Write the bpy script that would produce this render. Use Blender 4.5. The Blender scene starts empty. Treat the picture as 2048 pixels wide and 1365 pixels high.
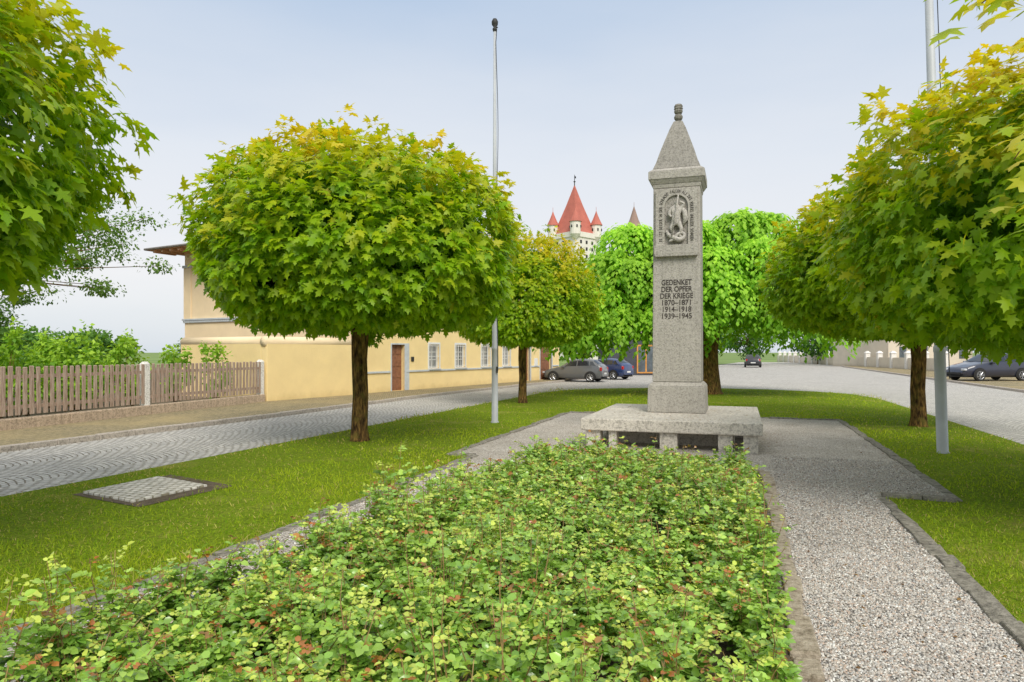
import bpy, math, random
import numpy as np
from mathutils import Vector, Matrix
rng=np.random.default_rng(7); random.seed(7)
H=1.75
A=np.array([.3162,.9487]); B=np.array([.9487,-.3162]); ANG=-math.atan2(.3162,.9487)
def W(q,p,z=0.0):
    v=q*B+p*A; return (float(v[0]),float(v[1]),z)
scene=bpy.context.scene; COL=scene.collection
# ---------------------------------------------------------------- helpers
class MB:
    def __init__(s): s.v=[]; s.f=[]; s.m=[]
    def add(s,vs,fs,m=0):
        o=len(s.v); s.v+= [tuple(map(float,x)) for x in vs]; s.f+=[tuple(i+o for i in f) for f in fs]; s.m+=[m]*len(fs); return s
    def box(s,x0,x1,y0,y1,z0,z1,m=0):
        return s.add([(x0,y0,z0),(x1,y0,z0),(x1,y1,z0),(x0,y1,z0),(x0,y0,z1),(x1,y0,z1),(x1,y1,z1),(x0,y1,z1)],
          [(0,3,2,1),(4,5,6,7),(0,1,5,4),(1,2,6,5),(2,3,7,6),(3,0,4,7)],m)
    def frustum(s,cx,cy,w0,d0,z0,w1,d1,z1,m=0):
        a=[(cx-w0,cy-d0,z0),(cx+w0,cy-d0,z0),(cx+w0,cy+d0,z0),(cx-w0,cy+d0,z0)]
        b=[(cx-w1,cy-d1,z1),(cx+w1,cy-d1,z1),(cx+w1,cy+d1,z1),(cx-w1,cy+d1,z1)]
        return s.add(a+b,[(0,3,2,1),(4,5,6,7),(0,1,5,4),(1,2,6,5),(2,3,7,6),(3,0,4,7)],m)
    def tube(s,pts,rad,n=8,m=0,cap=True,jit=0):
        P=[Vector(p) for p in pts]; vs=[];fs=[]
        for i,p in enumerate(P):
            t=(P[min(i+1,len(P)-1)]-P[max(i-1,0)]).normalized()
            ref=Vector((0,0,1)) if abs(t.z)<.9 else Vector((1,0,0))
            x=t.cross(ref).normalized(); y=t.cross(x)
            for k in range(n):
                a=2*math.pi*k/n; r=rad[i]*(1+random.uniform(-jit,jit))
                vs.append(p+x*(r*math.cos(a))+y*(r*math.sin(a)))
        for i in range(len(P)-1):
            for k in range(n):
                k2=(k+1)%n; fs.append((i*n+k,(i+1)*n+k,(i+1)*n+k2,i*n+k2))
        if cap: fs.append(tuple(range(n))); fs.append(tuple(reversed(range((len(P)-1)*n,len(P)*n))))
        return s.add(vs,fs,m)
    def lathe(s,prof,n=16,c=(0,0),m=0):
        vs=[];fs=[]
        for r,z in prof:
            for k in range(n):
                a=2*math.pi*k/n; vs.append((c[0]+r*math.cos(a),c[1]+r*math.sin(a),z))
        for i in range(len(prof)-1):
            for k in range(n):
                k2=(k+1)%n; fs.append((i*n+k,i*n+k2,(i+1)*n+k2,(i+1)*n+k))
        fs.append(tuple(reversed(range(n)))); fs.append(tuple(range((len(prof)-1)*n,len(prof)*n)))
        return s.add(vs,fs,m)
    def obj(s,name,mats,parent=None,smooth=False,bevel=0,seg=2,**kw):
        me=bpy.data.meshes.new(name); me.from_pydata(s.v,[],s.f); me.update()
        if not isinstance(mats,(list,tuple)): mats=[mats]
        for m in mats: me.materials.append(m)
        me.polygons.foreach_set("material_index",s.m)
        if smooth: me.polygons.foreach_set("use_smooth",[True]*len(s.f))
        o=bpy.data.objects.new(name,me); COL.objects.link(o)
        if parent: o.parent=parent
        if bevel:
            b=o.modifiers.new("bevel","BEVEL"); b.width=bevel; b.segments=seg; b.limit_method='ANGLE'
        for k,v in kw.items(): o[k]=v
        return o
def empty(name,loc,rot=0,label=None,cat=None,group=None):
    e=bpy.data.objects.new(name,None); e.empty_display_size=.3; COL.objects.link(e)
    e.location=loc; e.rotation_euler=(0,0,rot)
    if label: e["label"]=label
    if cat: e["category"]=cat
    if group: e["group"]=group
    return e
def copy_thing(src,loc,rot,scale=1,label=None):
    e=src.copy(); COL.objects.link(e); e.location=loc; e.rotation_euler=(0,0,rot)
    e.scale=(scale,)*3 if not isinstance(scale,tuple) else scale
    if label: e["label"]=label
    for c in list(src.children):
        k=c.copy(); COL.objects.link(k); k.parent=e
        for g in list(c.children):
            h=g.copy(); COL.objects.link(h); h.parent=k
    return e
def structure(o): o["kind"]="structure"; return o
# -------- materials
class N:
    def __init__(s,name):
        s.mat=bpy.data.materials.new(name); s.mat.use_nodes=True; s.t=s.mat.node_tree; s.t.nodes.clear()
        s.out=s.n('ShaderNodeOutputMaterial'); s.geo=s.n('ShaderNodeNewGeometry'); s.pos=s.geo.outputs['Position']
    def n(s,typ,**kw):
        x=s.t.nodes.new(typ)
        for k,v in kw.items(): setattr(x,k,v)
        return x
    def l(s,a,b): s.t.links.new(a,b)
    def noise(s,scale,detail=4,vec=None,rough=.6,out='Fac'):
        x=s.n('ShaderNodeTexNoise'); x.inputs['Scale'].default_value=scale; x.inputs['Detail'].default_value=detail; x.inputs['Roughness'].default_value=rough
        s.l(vec if vec else s.pos,x.inputs['Vector']); return x.outputs[out]
    def ramp(s,fac,stops):
        r=s.n('ShaderNodeValToRGB'); el=r.color_ramp.elements
        while len(el)<len(stops): el.new(.5)
        for e,(p,c) in zip(el,stops): e.position=p; e.color=(*c,1) if len(c)==3 else c
        s.l(fac,r.inputs[0]); return r.outputs[0]
    def mix(s,f,a,b,mode='MIX'):
        x=s.n('ShaderNodeMix',data_type='RGBA',blend_type=mode)
        for i,val in ((0,f),(6,a),(7,b)):
            if hasattr(val,'links'): s.l(val,x.inputs[i])
            elif i==0: x.inputs[i].default_value=val
            else: x.inputs[i].default_value=(*val,1)
        return x.outputs[2]
    def math(s,op,a,b=None,clamp=False):
        x=s.n('ShaderNodeMath',operation=op); x.use_clamp=clamp
        for i,val in enumerate((a,b)):
            if val is None: continue
            if hasattr(val,'links'): s.l(val,x.inputs[i])
            else: x.inputs[i].default_value=val
        return x.outputs[0]
    def dot(s,v,w):
        x=s.n('ShaderNodeVectorMath',operation='DOT_PRODUCT'); s.l(v,x.inputs[0]); x.inputs[1].default_value=w; return x.outputs['Value']
    def bump(s,h,dist,strength=1,prev=None):
        x=s.n('ShaderNodeBump'); x.inputs['Distance'].default_value=dist; x.inputs['Strength'].default_value=strength; s.l(h,x.inputs['Height'])
        if prev: s.l(prev,x.inputs['Normal'])
        return x.outputs[0]
    def done(s,col,rough=.8,normal=None,metal=0,spec=.5,coat=0):
        p=s.n('ShaderNodeBsdfPrincipled')
        if hasattr(col,'links'): s.l(col,p.inputs['Base Color'])
        else: p.inputs['Base Color'].default_value=(*col,1)
        if hasattr(rough,'links'): s.l(rough,p.inputs['Roughness'])
        else: p.inputs['Roughness'].default_value=rough
        p.inputs['Metallic'].default_value=metal; p.inputs['Specular IOR Level'].default_value=spec; p.inputs['Coat Weight'].default_value=coat
        if normal: s.l(normal,p.inputs['Normal'])
        s.l(p.outputs[0],s.out.inputs[0]); return s.mat
def simple(name,c,rough=.7,var=.25,scale=6,bump=.004,metal=0,coat=0,spec=.5,bscale=None):
    m=N(name); n=m.noise(scale); lo=tuple(x*(1-var) for x in c); hi=tuple(min(1,x*(1+var)) for x in c)
    col=m.ramp(n,[(.3,lo),(.7,hi)])
    nb=m.bump(m.noise(bscale or scale*6,6),bump) if bump else None
    return m.done(col,rough,nb,metal,spec,coat)
def leafmat(name,rough=.5,trans=.4,spec=.4,tint=(1.2,1.15,.5)):
    m=N(name); a=m.n('ShaderNodeAttribute'); a.attribute_name="Col"
    p=m.n('ShaderNodeBsdfPrincipled'); m.l(a.outputs['Color'],p.inputs['Base Color']); p.inputs['Roughness'].default_value=rough; p.inputs['Specular IOR Level'].default_value=spec
    t=m.n('ShaderNodeBsdfTranslucent'); m.l(m.mix(1.0,a.outputs['Color'],tint,'MULTIPLY'),t.inputs['Color'])
    x=m.n('ShaderNodeMixShader'); x.inputs[0].default_value=trans
    m.l(p.outputs[0],x.inputs[1]); m.l(t.outputs[0],x.inputs[2]); m.l(x.outputs[0],m.out.inputs[0]); return m.mat
def stone_mat(name,c,dark,streak=True,sc=1.0,amt=.5,pits=.5,var=.06):
    m=N(name); n1=m.noise(2.2*sc,4); n2=m.noise(70*sc,4); 
    col=m.ramp(n1,[(.3,tuple(x*(1-var) for x in c)),(.55,c),(.75,tuple(min(1,x*(1+var)) for x in c))])
    sp=m.ramp(n2,[(.35,(.66,.65,.62)),(.5,(1,1,1)),(.7,(1.16,1.16,1.13))]); col=m.mix(.8,col,sp,'MULTIPLY')
    v=m.n('ShaderNodeTexVoronoi'); v.inputs['Scale'].default_value=42*sc; m.l(m.pos,v.inputs['Vector'])
    pit=m.ramp(v.outputs['Distance'],[(.0,(0,0,0)),(.2,(1,1,1))])
    pn=m.ramp(m.noise(26*sc,3),[(.5,(1,1,1)),(.62,(0,0,0))]); pit=m.mix(1,pit,pn,'ADD')
    col=m.mix(1,m.mix(pits,(1,1,1),pit),col,'MULTIPLY')
    if streak:
        mp=m.n('ShaderNodeMapping'); mp.inputs['Scale'].default_value=(11,11,.45); m.l(m.pos,mp.inputs['Vector'])
        st=m.ramp(m.noise(1.2,6,mp.outputs[0]),[(.42,(0,0,0)),(.8,(1,1,1))]); col=m.mix(m.math('MULTIPLY',st,amt),col,dark)
    nb=m.bump(pit,.004,.7); nb=m.bump(n2,.006,.8,nb)
    return m.done(col,.9,nb,spec=.2)
# ---------- vectorised leaf meshes
def unit(v): return v/np.maximum(np.linalg.norm(v,axis=-1,keepdims=True),1e-9)
def leaf_mesh(name,tv,tf,P,T,Nn,S,C,mat,parent=None):
    tv=np.array(tv,float); n=len(P); k=len(tv)
    T=unit(T); X=unit(np.cross(T,Nn)); Z=np.cross(X,T)
    S=np.asarray(S)
    if S.ndim==1: S=np.stack([S,S],1)
    V=P[:,None,:]+ (tv[None,:,0:1]*S[:,None,0:1])*X[:,None,:]+(tv[None,:,1:2]*S[:,None,1:2])*T[:,None,:]+(tv[None,:,2:3]*S[:,None,1:2])*Z[:,None,:]
    V=V.reshape(-1,3).astype(np.float32)
    flat=np.concatenate([np.array(f) for f in tf]); cnt=np.array([len(f) for f in tf])
    L=(flat[None,:]+(np.arange(n)*k)[:,None]).reshape(-1).astype(np.int32)
    st=np.concatenate([[0],np.cumsum(np.tile(cnt,n))[:-1]]).astype(np.int32)
    me=bpy.data.meshes.new(name); me.vertices.add(len(V)); me.vertices.foreach_set("co",V.ravel())
    me.loops.add(len(L)); me.loops.foreach_set("vertex_index",L)
    me.polygons.add(len(st)); me.polygons.foreach_set("loop_start",st)
    at=me.attributes.new("Col",'FLOAT_COLOR','POINT')
    cc=np.ones((n,k,4),np.float32); cc[:,:,:3]=C[:,None,:]; at.data.foreach_set("color",cc.ravel())
    me.update(calc_edges=True); me.materials.append(mat)
    o=bpy.data.objects.new(name,me); COL.objects.link(o)
    if parent: o.parent=parent
    return o
def _z(x,y): return -.22*(x*x*1.3+(y-.3)**2)
mp=[(0,.3)]+[(0,.02),(.33,-.1),(.22,.17),(.64,.38),(.40,.45),(.2,.46),(.27,.72),(.13,.78),(0,1.06),(-.13,.78),(-.27,.72),(-.2,.46),(-.40,.45),(-.64,.38),(-.22,.17),(-.33,-.1)]
MAPLE_V=[(x,y,_z(x,y)+(.03 if i==0 else 0)) for i,(x,y) in enumerate(mp)]
MAPLE_F=[(0,i,i%16+1) for i in range(1,17)]
OV_V=[(0,0,0),(0,.35,.0),(0,.7,-.03),(0,1,-.14),(.33,.28,.11),(.30,.68,.06),(-.33,.28,.11),(-.30,.68,.06)]
OV_F=[(0,4,1),(1,4,5,2),(2,5,3),(0,1,6),(1,2,7,6),(2,3,7)]
DI_V=[(0,0,0),(.34,.45,.06),(0,1,-.08),(-.34,.45,.06),(0,.5,0)]
DI_F=[(0,1,4),(1,2,4),(0,4,3),(4,2,3)]
BL_V=[(-.5,0,0),(.5,0,0),(.38,.55,.06),(-.38,.55,.06),(0,1,.28)]
BL_F=[(0,1,2,3),(3,2,4)]
def rsph(n): return unit(rng.normal(size=(n,3)))
UP=np.array([0,0,1.0])
def lerp(a,b,t): return np.array(a)[None]*(1-t[:,None])+np.array(b)[None]*t[:,None]

M_maple=leafmat("maple_leaf",.45,.48,.35); M_green=leafmat("green_leaf",.5,.42,.3); M_rose=leafmat("rose_leaf",.24,.24,.7); M_grass=leafmat("grass_blade",.6,.35,.2)
M_bark=N("bark"); 
_m=M_bark; mpn=_m.n('ShaderNodeMapping'); mpn.inputs['Scale'].default_value=(9,9,2.2); _m.l(_m.pos,mpn.inputs['Vector'])
_n=_m.noise(2.5,8,mpn.outputs[0]); _c=_m.ramp(_n,[(.35,(.03,.018,.01)),(.5,(.14,.08,.03)),(.66,(.36,.21,.06))])
_c=_m.mix(_m.ramp(_m.noise(5,4),[(.5,(0,0,0)),(.7,(.7,.7,.7))]),_c,(.16,.14,.03))
M_bark=_m.done(_c,.95,_m.bump(_n,.05),spec=.1)

def maple_crown(name,seed,R,zc,up,dn,nsh,ls,parent,per=9,gold=0.0):
    global rng
    rng=np.random.default_rng(seed)
    n1=int(nsh*.70); n2=nsh-n1
    s=rng.uniform(-1,1,n1); ph=rng.uniform(0,2*np.pi,n1)
    rr=np.where(s>0,(1-np.abs(s)**2.2)**(1/2.2),(1-np.abs(s)**3.2)**(1/3.2)); z=np.where(s>0,up*s,dn*s)
    r2=np.sqrt(rng.uniform(0,1,n2)); ph2=rng.uniform(0,2*np.pi,n2); z2=-dn*(1-r2**3.2)**(1/3.2)
    rr=np.concatenate([rr,r2]); ph=np.concatenate([ph,ph2]); z=np.concatenate([z,z2])
    D=np.stack([R*rr*np.cos(ph),R*rr*np.sin(ph),z],1); O=unit(D/np.array([R*R,R*R,1])*np.stack([np.ones_like(z),np.ones_like(z),1/np.where(z>0,up,dn)**2],1))
    # lumps
    L=rsph(70); amp=rng.uniform(-.12,.11,70); Dn=unit(D); ca=Dn@L.T; f=1+(np.exp((ca-1)/.018)*amp).sum(1)
    L=rsph(260); amp=rng.uniform(-.08,.08,260); ca=Dn@L.T; f+=(np.exp((ca-1)/.003)*amp).sum(1)
    depth=rng.exponential(.18,len(z))*(rng.random(len(z))<.8); poke=np.where((rng.random(len(z))<.12)&(z>-.3*dn),rng.uniform(.1,.40,len(z)),0)
    Psh=D*f[:,None]-O*depth[:,None]+unit(O+UP*.8)*poke[:,None]
    stone=rng.normal(0,.13,len(z))
    # expand into leaves
    k=per; P=np.repeat(Psh,k,0); Oo=np.repeat(O,k,0); dp=np.repeat(depth,k); pk=np.repeat(poke,k); n=len(P); sto=np.repeat(stone,k)
    J=rsph(n)*rng.uniform(.02,.18,n)[:,None]; P=P+J
    T=unit(Oo*.5+unit(J+1e-6)*.9-UP*.55+rsph(n)*.2)
    Nn=unit(Oo*.85+UP*.7+rsph(n)*.28)
    low=P[:,2]<-dn*.75; Nn[low]=unit(UP+rsph(low.sum())*.4)
    S=ls*rng.uniform(.55,1.15,n)
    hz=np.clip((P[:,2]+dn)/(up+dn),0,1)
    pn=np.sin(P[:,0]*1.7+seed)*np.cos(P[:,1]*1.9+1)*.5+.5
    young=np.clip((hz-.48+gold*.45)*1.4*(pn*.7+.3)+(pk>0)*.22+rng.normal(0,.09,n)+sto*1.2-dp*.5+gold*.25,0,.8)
    base=lerp((.22,.43,.010),(.50,.66,.018),np.clip(rng.beta(2,2,n)*.8+hz*.3-.08-dp*.6+sto,0,1))  # deeper and lower leaves painted darker, crown shade put into the colour
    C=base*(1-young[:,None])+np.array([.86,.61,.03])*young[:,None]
    P=P+np.array([0,0,zc])
    # inner filler, leaves painted dark like the shaded inside of the crown
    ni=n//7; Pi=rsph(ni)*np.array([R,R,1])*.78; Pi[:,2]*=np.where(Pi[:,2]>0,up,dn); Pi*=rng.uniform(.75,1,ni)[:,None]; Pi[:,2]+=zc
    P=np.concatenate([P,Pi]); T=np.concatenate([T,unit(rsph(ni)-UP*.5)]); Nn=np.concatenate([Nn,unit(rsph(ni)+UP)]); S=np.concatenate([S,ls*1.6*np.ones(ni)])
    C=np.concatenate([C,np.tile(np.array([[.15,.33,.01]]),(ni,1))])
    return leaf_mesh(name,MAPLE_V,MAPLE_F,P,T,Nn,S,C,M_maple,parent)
def trunk_mesh(R,zc,up,r0=.16,ztop=2.6,parent=None,nb=9,name="trunk"):
    b=MB(); b.tube([(0,0,-.05),(.01,0,.06),(.0,.01,.25),(.02,0,.9),(.0,.02,1.6),(.02,0,ztop),(0,0,ztop+.5)],[r0*1.5,r0*1.22,r0*1.02,r0*.93,r0*.95,r0*1.1,r0*.7],14,jit=.07)
    for i in range(nb):
        a=2*math.pi*i/nb+random.uniform(-.3,.3); e=random.uniform(.15,1.2); d=Vector((math.cos(a)*math.cos(e),math.sin(a)*math.cos(e),math.sin(e)))
        p0=Vector((0,0,ztop-.1+.05*i)); pts=[p0]
        for j in range(1,5): pts.append(p0+Vector((d.x*R*.8,d.y*R*.8,d.z*up*.7))*(j/4)+Vector((random.uniform(-.1,.1),)*3))
        b.tube(pts,[.09,.07,.05,.03,.012],6)
    return b.obj(name,M_bark,parent,smooth=True)
# ================================================================ GROUND MATERIALS
def pq_nodes(m): return m.dot(m.pos,(B[0],B[1],0)),m.dot(m.pos,(A[0],A[1],0))
def cobble(name,c1,c2,mortar,w=1.5,R=1.15,bw=.12,rh=.105,dirt=(.3,.27,.22),dirtamt=.4,size=.012):
    m=N(name); q,p=pq_nodes(m)
    wob=m.noise(1.1,2); q=m.math('ADD',q,m.math('MULTIPLY',wob,.12)); p=m.math('ADD',p,m.math('MULTIPLY',m.noise(.9,2),.15))
    fr=m.math('SUBTRACT',m.math('FRACT',m.math('DIVIDE',q,w)),.5); mm=m.math('MULTIPLY',fr,w)
    arc=m.math('SQRT',m.math('SUBTRACT',R*R,m.math('MULTIPLY',mm,mm))); row=m.math('SUBTRACT',p,arc)
    cx=m.n('ShaderNodeCombineXYZ'); m.l(m.math('ADD',mm,m.math('MULTIPLY',m.math('FLOOR',m.math('DIVIDE',q,w)),.37)),cx.inputs[0]); m.l(row,cx.inputs[1])
    jit=m.n('ShaderNodeVectorMath',operation='ADD'); nv=m.noise(9,2,out='Color'); sc=m.n('ShaderNodeVectorMath',operation='SCALE'); m.l(nv,sc.inputs[0]); sc.inputs[3].default_value=.045
    m.l(cx.outputs[0],jit.inputs[0]); m.l(sc.outputs[0],jit.inputs[1])
    br=m.n('ShaderNodeTexBrick'); m.l(jit.outputs[0],br.inputs['Vector']); br.inputs['Scale'].default_value=1; br.inputs['Brick Width'].default_value=bw; br.inputs['Row Height'].default_value=rh
    br.inputs['Mortar Size'].default_value=size; br.inputs['Mortar Smooth'].default_value=.6; br.inputs['Color1'].default_value=(*c1,1); br.inputs['Color2'].default_value=(*c2,1); br.inputs['Mortar'].default_value=(*mortar,1)
    col=m.mix(.75,br.outputs['Color'],m.ramp(m.noise(11,6),[(.3,(.68,.68,.68)),(.7,(1.25,1.25,1.25))]),'MULTIPLY')
    big=m.ramp(m.noise(.5,5),[(.42,(0,0,0)),(.72,(1,1,1))]); col=m.mix(m.math('MULTIPLY',big,dirtamt),col,dirt)
    h=m.math('SUBTRACT',1.0,br.outputs['Fac']); nb=m.bump(h,.016); nb=m.bump(m.noise(40,4),.006,.8,nb)
    return m.done(col,.9,nb,spec=.12)
M_road=cobble("road_cobbles",(.68,.66,.62),(.49,.48,.46),(.25,.22,.17),dirt=(.66,.63,.57),dirtamt=.3,bw=.125,rh=.11,size=.014)
M_walk=cobble("pavement_setts",(.50,.40,.26),(.32,.27,.18),(.15,.15,.06),w=40,R=400,bw=.09,rh=.085,dirt=(.50,.39,.20),dirtamt=.6)
M_plate=cobble("plate_setts",(.80,.76,.68),(.62,.59,.52),(.34,.30,.21),w=40,R=400,bw=.11,rh=.10,dirtamt=.15)
m=N("gravel"); v=m.n('ShaderNodeTexVoronoi'); v.inputs['Scale'].default_value=75; m.l(m.pos,v.inputs['Vector'])
sep=m.n('ShaderNodeSeparateColor'); m.l(v.outputs['Color'],sep.inputs[0])
col=m.ramp(sep.outputs[0],[(0,(.19,.17,.15)),(.25,(.44,.41,.37)),(.5,(.60,.56,.50)),(.7,(.52,.44,.37)),(.85,(.74,.72,.67)),(1,(.84,.83,.80))])
col=m.mix(1,col,m.ramp(v.outputs['Distance'],[(.3,(1,1,1)),(.9,(.6,.57,.54))]),'MULTIPLY'); col=m.mix(.6,col,m.ramp(m.noise(1.3,4),[(.35,(.82,.80,.77)),(.65,(1.12,1.12,1.12))]),'MULTIPLY')
M_gravel=m.done(col,.9,m.bump(m.math('SUBTRACT',1,v.outputs['Distance']),.004),spec=.1)
m=N("lawn_soil"); col=m.ramp(m.noise(25,6),[(.3,(.09,.13,.010)),(.55,(.21,.30,.016)),(.75,(.32,.36,.04))])
col=m.mix(m.ramp(m.noise(.8,4),[(.55,(0,0,0)),(.75,(.7,.7,.7))]),col,(.40,.36,.09)); M_lawn=m.done(col,.95,m.bump(m.noise(60,5),.03),spec=.1)
M_soil=simple("garden_soil",(.16,.12,.075),.95,.5,14,.03); M_field=simple("field",(.16,.24,.05),.95,.4,.05,0)
def edgem(nm,a,b_,c_): 
    m=N(nm); c=m.ramp(m.noise(14,7,rough=.75),[(.32,a),(.5,b_),(.68,c_)]); return m.done(c,.92,m.bump(m.noise(40,6),.015),spec=.15)
M_edge=edgem("edging_stone",(.08,.075,.065),(.26,.24,.20),(.44,.41,.35)); M_edge2=edgem("bed_stone",(.16,.13,.09),(.40,.34,.26),(.56,.50,.40))
M_kerb=stone_mat("kerb_granite",(.35,.31,.27),(.08,.075,.07),False,.6)
# ================================================================ GROUND
def sheet(name,pts,z,mat,thick=0):
    b=MB(); n=len(pts); b.add([(x,y,z) for x,y in pts],[tuple(range(n))])
    if thick: b.add([(x,y,z) for x,y in pts]+[(x,y,z-thick) for x,y in pts],[(i,i+n,(i+1)%n+n,(i+1)%n) for i in range(n)])
    o=b.obj(name,mat); 
    import bmesh
    bm=bmesh.new(); bm.from_mesh(o.data); bmesh.ops.remove_doubles(bm,verts=bm.verts,dist=.0005); bmesh.ops.recalc_face_normals(bm,faces=bm.faces); 
    up=[f for f in bm.faces if abs(f.normal.z)>.9]
    if up and up[0].normal.z<0: bmesh.ops.reverse_faces(bm,faces=bm.faces)
    bmesh.ops.triangulate(bm,faces=[f for f in bm.faces if len(f.verts)>4]); bm.to_mesh(o.data); bm.free()
    return structure(o)
sheet("ground",[(-1500,-200),(1500,-200),(1500,3000),(-1500,3000)],-.03,M_field)
KL=[(-14.6,-3),(-10.9,6.5),(-8.93,11.9),(-6.5,18),(-3.2,27),(-.2,33.5),(2.6,39.5),(5,44.5),(9,52),(20,75),(40,120)]
sheet("road",KL+[(90,120),(90,-10),(-14.6,-10)],0,M_road)
sheet("pavement",[(x-.16,y+.05) for x,y in KL[:-1]]+[(-30,75),(-30,-3)],.09,M_walk,.12)
sheet("garden_ground",[(-100,2),(-11.6,12),(-8.9,22.8),(-8.9,24),(-16,60),(-120,120)],.14,M_soil)
def stones_along(b,pts,w,h,z0,lo,hi,side=0,jit=.008,gap=.006):
    for (x0,y0),(x1,y1) in zip(pts[:-1],pts[1:]):
        d=Vector((x1-x0,y1-y0)); L=d.length; d.normalize(); nrm=Vector((-d.y,d.x)); s=0
        while s<L-.02:
            l=min(random.uniform(lo,hi),L-s); 
            if L-s-l<lo*.4: l=L-s
            a=s+gap; e=s+l-gap; j=random.uniform(-jit,jit); hh=h+random.uniform(-jit,jit)
            c=[]
            for t,o in ((a,-w/2),(e,-w/2),(e,w/2),(a,w/2)):
                p=Vector((x0,y0))+d*t+nrm*(o+side+j); c.append((p.x+random.uniform(-jit,jit)*.9,p.y+random.uniform(-jit,jit)*.9))
            b.add([(x,y,z0) for x,y in c]+[(x,y,z0+hh+random.uniform(-jit,jit)*.5) for x,y in c],[(0,3,2,1),(4,5,6,7),(0,1,5,4),(1,2,6,5),(2,3,7,6),(3,0,4,7)])
            s+=l
b=MB(); stones_along(b,[(x-.08,y+.02) for x,y in KL[:-2]],.16,.13,-.02,.7,1.3,0,.008); structure(b.obj("kerb",M_kerb,bevel=.015))
b=MB(); RK=[(14,4.7),(22.4,30),(39,80),(55,118)]; stones_along(b,RK,.18,.13,-.02,1.2,2,0,.004); structure(b.obj("kerb",M_kerb,bevel=.01))
sheet("pavement",[(14.1,4.7),(22.5,30),(39.1,80),(55.1,118),(95,118),(95,4)],.08,M_walk)
# island in pq
isl=[(-8.6,-4),(-8.3,8),(-8.15,20),(-7.95,28.5),(-7.5,30.3),(-6.4,32),(-4.2,33.4),(-1.5,34.2),(1.2,33.8),(3.2,32.6),(4.4,31),(4.9,28.5),(5.0,20),(5.05,8),(5.05,-4)]
sheet("lawn",[W(q,p)[:2] for q,p in isl],.03,M_lawn,.05)
QL,QR=-4.15,1.6; QLF,QRF=-4.6,2.4; PL,PR,PF=10.5,9.1,18.9; BQ=-2.88
path=[(QL,-4),(QL,PL),(QLF,PL),(QLF,PF),(QRF,PF),(QRF,PR),(QR,PR),(QR,-4)]
sheet("gravel_path",[W(q,p)[:2] for q,p in path],.04,M_gravel)
sheet("rose_bed_soil",[W(q,p)[:2] for q,p in [(BQ,1),(BQ,10.1),(.28,10.1),(.28,1)]],.055,M_soil)
b=MB(); stones_along(b,[W(q,p)[:2] for q,p in path],.13,.042,.02,.3,.75,0,.018); structure(b.obj("path_edging",M_edge,bevel=.014))
b=MB(); stones_along(b,[W(q,p)[:2] for q,p in [(.35,1),(.35,10.2),(BQ-.08,10.2),(BQ-.08,1)]],.14,.055,.02,.22,.6,0,.022,.014); structure(b.obj("bed_edging",M_edge2,bevel=.016))
# loose gravel stones
def gravel_pts(n,q0,q1,p0,p1):
    return np.stack([rng.uniform(q0,q1,n),rng.uniform(p0,p1,n)],1)
G=np.concatenate([gravel_pts(42000,.42,1.54,2.4,6.5),gravel_pts(14000,.42,1.54,6.5,9.3),gravel_pts(8000,.46,2.3,9.2,12),gravel_pts(12000,-4.08,-3.02,3,10)])
n=len(G); P=np.zeros((n,3)); P[:,:2]=G[:,:1]*B+G[:,1:]*A; P[:,2]=.043+rng.uniform(0,.005,n)
OC_V=[(-.5,-.5,0),(.5,-.6,0),(.6,.5,0),(-.4,.55,0),(-.3,-.25,.45),(.3,-.3,.5),(.35,.3,.42),(-.2,.3,.5)]
OC_F=[(4,5,6,7),(0,1,5,4),(1,2,6,5),(2,3,7,6),(3,0,4,7)]
pal=np.array([(.55,.50,.44),(.70,.68,.63),(.39,.36,.32),(.52,.41,.33),(.19,.18,.17),(.82,.81,.77),(.46,.45,.43)])
C=pal[rng.choice(7,n,p=[.24,.14,.23,.12,.10,.04,.13])]*rng.uniform(.85,1.1,n)[:,None]
m=N("gravel_stone"); a=m.n('ShaderNodeAttribute'); a.attribute_name="Col"; M_gst=m.done(a.outputs['Color'],.8,spec=.25)
T=rsph(n)*np.array([1,1,.3]); o=leaf_mesh("loose_gravel",OC_V,OC_F,P,T,np.tile(UP,(n,1))+rsph(n)*.3,np.stack([rng.uniform(.006,.014,n),rng.uniform(.007,.016,n)],1),C,M_gst); o["kind"]="stuff"
# dead leaves on the gravel
n=260; G=gravel_pts(n,.4,2.3,2.5,14); ok=(G[:,0]<1.5)|(G[:,1]>9.3); G=G[ok]; G2=gravel_pts(90,-4.05,-3.0,3,10); G=np.concatenate([G,G2]); n=len(G); P=np.zeros((n,3)); P[:,:2]=G[:,:1]*B+G[:,1:]*A; P[:,2]=.056
o=leaf_mesh("fallen_leaves",DI_V,DI_F,P,rsph(n)*np.array([1,1,.15]),np.tile(UP,(n,1))+rsph(n)*.3,rng.uniform(.015,.04,n),lerp((.16,.07,.03),(.42,.26,.10),rng.random(n)),M_green); o["kind"]="stuff"
# soil patch + cobbled plate in the lawn
def P2(u,v): D=1365*H/(v-705); return ((u-1024)/1365*D,D)
pl=[P2(165,993),P2(265,1012),P2(415,979),P2(318,961)]; cx=sum(p[0] for p in pl)/4; cy=sum(p[1] for p in pl)/4
sheet("bare_soil",[(cx+(x-cx)*1.30+.12,cy+(y-cy)*1.30) for x,y in pl],.036,M_soil)
b=MB(); b.add([(x,y,.03) for x,y in pl]+[(x,y,.062) for x,y in pl],[(4,5,6,7),(0,1,5,4),(1,2,6,5),(2,3,7,6),(3,0,4,7)])
pc=b.obj("utility_cover",M_plate,bevel=.01); pc["label"]="square cobbled utility cover set flush in the lawn"; pc["category"]="cover"
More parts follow.
